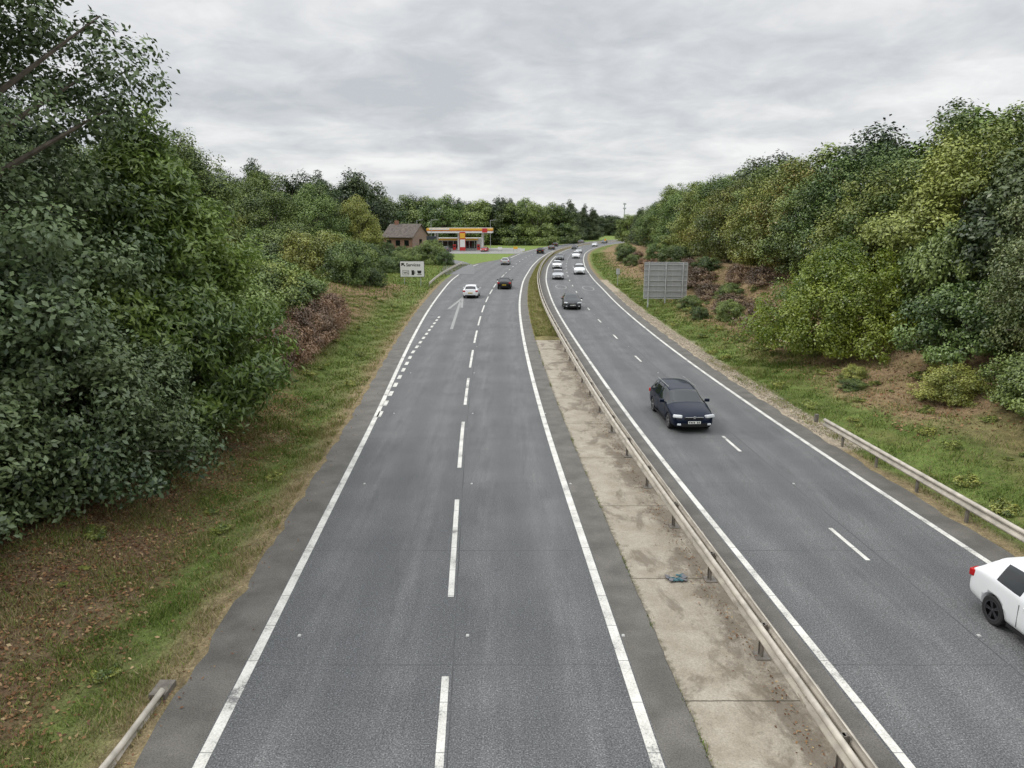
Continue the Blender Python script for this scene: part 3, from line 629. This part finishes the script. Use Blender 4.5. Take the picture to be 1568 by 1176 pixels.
def car(name,kind,col,x,y,away=False,rim=None):
    L,W,H=KIND[kind]; w=W/2; dy=1.; m=float((L2(y+dy)-L2(y-dy))/2); th=(math.pi if away else 0)-math.atan(m)
    E=empty(name,(x,y,.008),th); rim=rim or M_rim; hb=.97 if kind!='suv' else 1.08
    me=body_mesh(kind).copy(); me.materials[0]=paintm(col); b=link(bpy.data.objects.new('body',me)); b.parent=E
    for yy in(.86-L/2,L/2-.88):
        for sx in(-1,1): wheel(E,sx*(w-.12),yy,sx,rim)
    P=paintm(col)
    mb=MB()
    for sx in(-1,1): mb.box((sx*.66*w/.9,.13-L/2,.69),(.38,.24,.14),0,rz=sx*.42,rx=-.3)
    mb.obj('headlamps',[M_head],E,.04)
    mb=MB()
    for sx in(-1,1): mb.box((sx*.62*w/.9,.02-L/2,.38),(.16,.1,.08),0,rz=sx*.3)
    mb.obj('fog_lamps',[M_head],E,.02)
    mb=MB(); mb.box((0,.03-L/2,.63),(.78,.09,.085)); mb.box((0,.015-L/2,.345),(1.1,.07,.15)); mb.obj('grille',[M_black],E,.015)
    mb=MB(); mb.box((0,-.03-L/2,.67),(.10,.02,.10)); mb.box((0,-.02-L/2,.685),(.76,.02,.015)); mb.obj('front_badge_trim',[M_chrome],E,.006)
    mb=MB(); mb.box((0,-.035-L/2,.47),(.52,.02,.11),0); mb.box((0,L/2+.005,.58 if kind!='hatch' else .62),(.52,.03,.11),1)
    for i in range(7):
        if i!=4: mb.box((-.2+i*.066,-.047-L/2,.47),(.038,.006,.07),2); mb.box((-.2+i*.066,L/2+.021,.58 if kind!='hatch' else .62),(.038,.006,.07),2)
    mb.obj('number_plates',[M_plw,M_ply,M_ink],E)
    mb=MB()
    for sx in(-1,1): mb.box((sx*(w*.82),L/2-.085,hb-.14),(.28,.16,.17),0,rz=-sx*.35)
    mb.obj('tail_lamps',[M_tail],E,.03)
    mb=MB(); mb.box((0,L/2-.01,.33),(1.2,.06,.13)); mb.obj('rear_bumper_insert',[M_black],E,.02)
    mb=MB(); wb=1.18 if kind!='hatch' else 1.0
    for sx in(-1,1): mb.box((sx*(w+.09),wb+.42-L/2,hb+.04),(.20,.11,.13),0); mb.box((sx*(w-.02),wb+.42-L/2,hb-.005),(.1,.05,.04),1)
    mb.obj('door_mirrors',[P,M_black],E,.03)
    mb=MB()
    for sx in(-1,1):
        for yy in(wb+1.25,wb+2.15):
            if yy<L-1.1: mb.box((sx*(w+.005),yy-L/2,hb-.13),(.03,.16,.028),0)
        for yy in(wb+.25,wb+1.46,wb+2.3):
            if yy<L-1.1: mb.box((sx*(w-.001),yy-L/2,.60),(.006,.010,.50),1)
        mb.box((sx*(w-.0),0,.26),(.02,L-2.7,.06),1)
    mb.obj('door_handles_and_seams',[P,M_black],E)
    if kind in('estate','suv'):
        mb=MB()
        for sx in(-1,1): mb.box((sx*w*.66,wb+1.9-L/2,H+.015),(.035,2.0,.03))
        mb.obj('roof_rails',[M_chrome if col=='navy' else M_black],E,.01)
    mb=MB()
    for sx in(-.35,.25): mb.box((sx,wb+.12-L/2,hb+.10),(.5,.015,.015),0,rz=.12)
    mb.obj('wipers',[M_black],E)
    return E
car('estate_car','estate','navy',7.4,30.7)
car('hatchback_car','hatch','white',11.27,12.95,rim=M_rimd)
car('hatchback_car','hatch','white',-4.7,84,True)
car('saloon_car','saloon','black',-.95,95.5,True)
car('hatchback_car','hatch','silver',float(L2(149))-5.7,149,True)
for k,c,x,y in(('suv','black',float(L2(202))-1.9,202),('saloon','dgrey',float(L2(232))-2,232),('hatch','black',float(L2(262))-5.5,262),('suv','grey',float(L2(290))-2,290)): car({'hatch':'hatchback'}.get(k,k)+'_car',k,c,x,y,True)
car('hatchback_car','hatch','dgrey',float(R1(73))+1.6,73)
for k,c,f,y in(('hatch','silver',1.8,111),('suv','white',5.5,122),('hatch','white',1.8,137),('saloon','grey',1.8,168),('suv','white',5.4,176),('hatch','silver',5.4,205),('saloon','black',1.8,235),('hatch','white',5.4,262),('suv','grey',1.8,300)):
    car({'hatch':'hatchback'}.get(k,k)+'_car',k,c,float(R1(y))+f,y)
# ---------------------------------------------------------------- signs
M_white=smat('sign_white',(.74,.74,.72),.4,var=.04); M_grey=smat('sign_back_grey',(.36,.37,.37),.55,.2,var=.08); M_rail=smat('sign_rail',(.50,.51,.51),.5,.3,var=.08); M_ink2=smat('sign_black',(.012,.012,.012),.5)
M_red=smat('red_panel',(.50,.03,.025),.5,var=.05); M_yel=smat('yellow_panel',(.76,.43,.04),.5,var=.05)
E=empty('services_sign',(-13.4,97.5,0))
mb=MB(); mb.box((0,0,2.35),(3.3,.06,2.15),1); mb.box((0,-.033,2.35),(3.18,.012,2.03),0); mb.obj('board',[M_white,M_ink2],E)
mb=MB(); [mb.cyl((sx,.09,-.3),(sx,.09,3.3),.05,.05) for sx in(-1.1,1.1)]; mb.obj('posts',[M_grey],E)
def text(s,size,loc,parent,mat,rx=math.pi/2,rz=0):
    c=bpy.data.curves.new('lettering','FONT'); c.body=s; c.size=size; c.extrude=.004; c.offset=.008; c.materials.append(mat)
    o=link(bpy.data.objects.new('lettering',c)); o.location=loc; o.rotation_euler=(rx,0,rz); o.parent=parent; return o
text('Services',.58,(-.80,-.05,2.72),E,M_ink2); text('WC',.42,(-1.2,-.05,1.72),E,M_ink2)
mb=MB(); y=-.048
def flat(mb,pts,m=0): mb.add([(a,y,b) for a,b in pts],[tuple(range(len(pts)))],m)
flat(mb,[(-1.45,3.15),(-1.0,3.15),(-1.13,3.02),(-.9,2.79),(-1.0,2.69),(-1.23,2.92),(-1.36,2.79),(-1.45,2.75)][::-1])
def frame(x0,x1,z0,z1,t=.04):
    for p in([(x0,z0),(x1,z0),(x1,z0+t),(x0,z0+t)],[(x0,z1-t),(x1,z1-t),(x1,z1),(x0,z1)],[(x0,z0+t),(x0+t,z0+t),(x0+t,z1-t),(x0,z1-t)],[(x1-t,z0+t),(x1,z0+t),(x1,z1-t),(x1-t,z1-t)]): flat(mb,p)
frame(-1.3,-.45,1.55,2.2)
flat(mb,[(-.1,1.55),(.25,1.55),(.25,2.2),(-.1,2.2)]); flat(mb,[(.3,1.7),(.38,1.7),(.38,2.1),(.3,2.05)])
flat(mb,[(.75,1.75),(1.15,1.75),(1.25,2.15),(.65,2.15)]); flat(mb,[(.65,1.58),(1.25,1.58),(1.25,1.66),(.65,1.66)])
mb.obj('symbols',[M_ink2],E)
E=empty('direction_sign',(15.5,73.,0),-.05)
mb=MB(); mb.box((0,.05,2.75),(4.25,.03,3.55),0); mb.obj('panel',[M_grey],E)
mb=MB()
for i in range(7): mb.box((0,0,1.15+i*.53),(4.2,.05,.07))
for xx in(-1.41,0,1.41): mb.box((xx+.68,.03,2.75),(.03,.012,3.5))
for xx in(-2.14,2.14): mb.box((xx,.04,2.75),(.06,.06,3.6))
for zz_ in(.94,4.56): mb.box((0,.04,zz_),(4.22,.06,.06))
mb.obj('stiffening_rails',[M_rail],E)
mb=MB()
for xx in(-1.7,0,1.7): mb.cyl((xx,-.08,-.4),(xx,-.08,4.5),.07,.07)
mb.obj('posts',[M_rail],E)
mb=MB(); mb.box((0,.075,2.75),(4.2,.012,3.5),0); mb.box((0,.085,2.75),(4.0,.012,3.3),1); mb.obj('sign_face',[M_white,smat('sign_green',(.01,.12,.05),.4)],E)
E=empty('marker_sign',(float(AR(98))+1.4,98,0)); mb=MB(); mb.cyl((0,0,-.2),(0,0,2.3),.04,.04); mb.box((0,-.04,2.0),(.5,.03,.75),1); mb.obj('panel_and_post',[M_grey,M_rail],E)
E=empty('dark_information_sign',(-18.2,166,0)); mb=MB(); mb.box((0,0,3.6),(2.3,.3,3.6)); mb.box((-.7,0,.9),(.15,.15,2.1)); mb.box((.7,0,.9),(.15,.15,2.1)); mb.obj('board',[smat('dark_board',(.04,.045,.055),.5)],E,.03)
for x,y,h,m in((1.,210,1.3,M_yel),(-3.5,212,1.1,M_white),(3.,205,.9,M_white)):
    E=empty('forecourt_entry_sign',(x,y,0)); mb=MB(); mb.box((0,0,h),(1.2,.1,.7),1); mb.cyl((-.5,.1,-.1),(-.5,.1,h+.3),.05,.05); mb.cyl((.5,.1,-.1),(.5,.1,h+.3),.05,.05); mb.obj('panel',[M_grey,m],E)
E=empty('roadside_sign',(float(AR(250))+2,250,0)); mb=MB(); mb.cyl((0,0,-.1),(0,0,3.),.05,.05); mb.box((0,-.08,2.6),(.7,.05,.7),1); mb.obj('panel',[M_grey,M_yel],E)
# ---------------------------------------------------------------- petrol station
E=empty('petrol_station',(-15.8,226,0))
mb=MB(); mb.box((0,0,6.0),(19.6,11,1.5),0); mb.obj('canopy',[M_white],E)
mb=MB(); mb.box((-.0,-5.56,6.40),(19.7,.08,.7),1); mb.box((0,-5.57,5.95),(19.72,.08,.18),2); mb.box((0,-5.56,5.56),(19.7,.08,.5),0)
mb.box((9.87,0,6.40),(.08,11,.7),1); mb.box((9.88,0,5.95),(.08,11,.18),2); mb.box((9.87,0,5.56),(.08,11,.5),0)
mb.box((7.6,-5.63,6.1),(1.5,.06,1.3),2); mb.box((-6,-5.64,6.45),(6,.05,.4),0); mb.obj('fascia',[M_white,M_yel,M_red],E)
mb=MB()
for xx in(-7.5,-.5,6.8):
    for yy in(-3.5,3.5): mb.box((xx,yy,2.65),(.45,.45,5.2))
mb.obj('columns',[M_white],E,.03)
mb=MB()
for xx in(-7.5,-.5,6.8):
    mb.box((xx-1.2,-3.5,1.0),(.9,.6,1.8),0); mb.box((xx-1.2,-3.81,1.3),(.6,.03,.5),1); mb.box((xx,-3.5,.14),(4,1.2,.16),2)
mb.obj('fuel_pumps',[M_red,M_ink2,smat('kerb',(.35,.34,.32),.9)],E,.02)
mb=MB(); mb.box((-2,9.5,1.8),(17,5,3.6),0); mb.box((-2,6.96,1.5),(13,.08,2.3),1); mb.box((-2,6.94,3.1),(14,.1,.5),2)
for i in range(8): mb.box((-8+i*1.7,6.9,1.5),(.1,.06,2.3),0)
mb.obj('shop',[M_white,M_glass,M_yel],E)
mb=MB(); mb.box((1.2,-10,3.),(1.7,.35,5.4),0); mb.box((1.2,-10.19,4.6),(1.5,.04,1.5),1); mb.box((1.2,-10.19,2.4),(1.5,.04,2.2),2); mb.obj('price_totem',[M_red,M_yel,M_white],E,.03)
car('hatchback_car','hatch','red',-8.,214,False); car('suv_car','suv','grey',-19,213,True)
def brick():
    m,g=newmat('brick'); P=g.n('ShaderNodeTexCoord').outputs['Object']; b=g.n('ShaderNodeTexBrick'); mp=g.n('ShaderNodeMapping'); g.put(mp,0,P); mp.inputs['Rotation'].default_value=(math.pi/2,0,0)
    g.put(b,0,mp.outputs[0]); b.inputs['Color1'].default_value=(.22,.105,.07,1); b.inputs['Color2'].default_value=(.29,.15,.10,1); b.inputs['Mortar'].default_value=(.26,.22,.19,1); b.inputs['Scale'].default_value=3
    finish(g,b.outputs[0],.9); return m
E=empty('brick_house',(-26.0,180,0),-.38)
mb=MB(); mb.box((0,0,2.6),(8,8,5.2)); mb.add([(-4,-4,5.2),(-4,4,5.2),(-4,0,7.9)],[(0,1,2)]); mb.add([(4,-4,5.2),(4,4,5.2),(4,0,7.9)],[(0,2,1)]); mb.obj('walls',[brick()],E)
mb=MB()
for s in(-1,1):
    mb.add([(-4.4,s*4.5,4.95),(4.4,s*4.5,4.95),(4.4,0,8.1),(-4.4,0,8.1),(-4.4,s*4.5,4.8),(4.4,s*4.5,4.8),(4.4,0,7.95),(-4.4,0,7.95)],[(0,1,2,3),(4,5,6,7),(0,1,5,4),(0,3,7,4),(1,2,6,5)])
mb.obj('roof',[smat('tile_roof',(.115,.098,.088),.85,var=.35,scale=2,spec=.2)],E)
mb=MB(); [mb.box((x,-4.0,3.6),(1.2,.1,1.3),0) for x in(-2.4,0,2.4)]; [mb.box((x,-4.0,1.2),(1.2,.12,1.5),0) for x in(-2.4,2.4)]; mb.box((4.0,0,3.8),(.1,1.3,1.3),0); mb.obj('windows',[M_glass],E)
mb=MB(); mb.box((0,-4.02,1.05),(1.,.1,2.1)); mb.obj('door',[M_white],E)
mb=MB(); mb.box((-2.5,0,8.2),(.8,.7,1.4)); mb.obj('chimney',[smat('chimney_brick',(.26,.13,.085),.9)],E)
for x,y,s in((-21.5,163,.75),(-25,165,.9),(-29,168,1.1)): place(T['bush'],'verge_bush',x,y,s,s*1.25)
for x,y in((-22,200),(-7,238),(-30,232)):
    E=empty('street_lamp',(x,y,0)); mb=MB(); mb.cyl((0,0,0),(0,0,9),.09,.06); mb.cyl((0,0,9),(1.4,0,9.2),.05,.05); mb.box((1.6,0,9.2),(.7,.25,.12)); mb.obj('column_and_lantern',[M_grey],E)
E=empty('telecom_mast',(105,690,0)); mb=MB(); mb.cyl((0,0,0),(0,0,26),.7,.35); [mb.box((0,0,z),(2.6,2.6,1.2)) for z in(21,25)]; mb.obj('lattice',[smat('mast_grey',(.4,.42,.45),.7)],E)
mb=MB(); r=random.Random(3)
for i in range(14): mb.box((4.0+r.uniform(-.22,.22),16.0+r.uniform(-.12,.12),.05+r.uniform(0,.03)),(r.uniform(.05,.2),r.uniform(.03,.12),.02),i%2,rz=r.uniform(0,3),rx=r.uniform(-.3,.3))
mb.obj('crushed_litter',[smat('litter_teal',(.03,.10,.12),.4),smat('litter_grey',(.12,.12,.13),.5)])
# ---------------------------------------------------------------- sky, sun, camera
W=bpy.data.worlds.new('World'); sc.world=W; W.use_nodes=True; g=G(W.node_tree)
sk=g.n('ShaderNodeTexSky',sky_type='NISHITA'); sk.sun_disc=False; sk.sun_elevation=math.radians(48); sk.sun_rotation=math.radians(285)
D=g.n('ShaderNodeTexCoord').outputs['Generated']; sp=g.n('ShaderNodeSeparateXYZ'); g.put(sp,0,D)
z=g.m('MAXIMUM',sp.outputs[2],0.); zz=g.m('ADD',z,.17)
cb=g.n('ShaderNodeCombineXYZ'); g.put(cb,0,g.m('DIVIDE',sp.outputs[0],zz)); g.put(cb,1,g.m('DIVIDE',sp.outputs[1],zz)); cb.inputs[2].default_value=5.3
n1=g.noise(cb.outputs[0],.9,3,.5,.4); n2=g.noise(cb.outputs[0],3.4,4,.6,.3)
f=g.m('ADD',g.m('MULTIPLY',n1,.62),g.m('MULTIPLY',n2,.38))
cl=g.ramp(f,[(.36,(5.6,5.85,6.2)),(.45,(6.7,6.9,7.15)),(.53,(7.9,8.0,8.1)),(.62,(9.3,9.3,9.3))])
cl=g.mix(g.rng(z,0.,.08,.55,0),cl,(7.8,8.0,8.2))
lum=g.rng(z,.28,.95,1.,2.9); vm=g.n('ShaderNodeVectorMath',operation='SCALE'); g.put(vm,0,cl); g.t.links.new(lum,vm.inputs['Scale'])
col=g.mix(.95,sk.outputs[0],vm.outputs[0])
bg=g.n('ShaderNodeBackground'); g.t.links.new(col,bg.inputs[0]); bg.inputs[1].default_value=.1
wo=g.n('ShaderNodeOutputWorld'); g.t.links.new(bg.outputs[0],wo.inputs[0])
sd=bpy.data.lights.new('sun','SUN'); sd.energy=1.2; sd.angle=math.radians(15); sd.color=(1,.96,.9); so=link(bpy.data.objects.new('sun',sd))
el,az=math.radians(48),math.radians(285); dv=Vector((math.sin(az)*math.cos(el),math.cos(az)*math.cos(el),math.sin(el))); so.rotation_euler=dv.to_track_quat('Z','Y').to_euler()
cd=bpy.data.cameras.new('camera'); cam=link(bpy.data.objects.new('camera',cd)); cam.location=(0,0,8.5); cam.rotation_euler=(math.radians(90-12.7),0,0)
cd.sensor_width=36; cd.lens=36*1100/1568; cd.clip_end=12000; cd.clip_start=.1; sc.camera=cam
print('objects',len(bpy.data.objects))
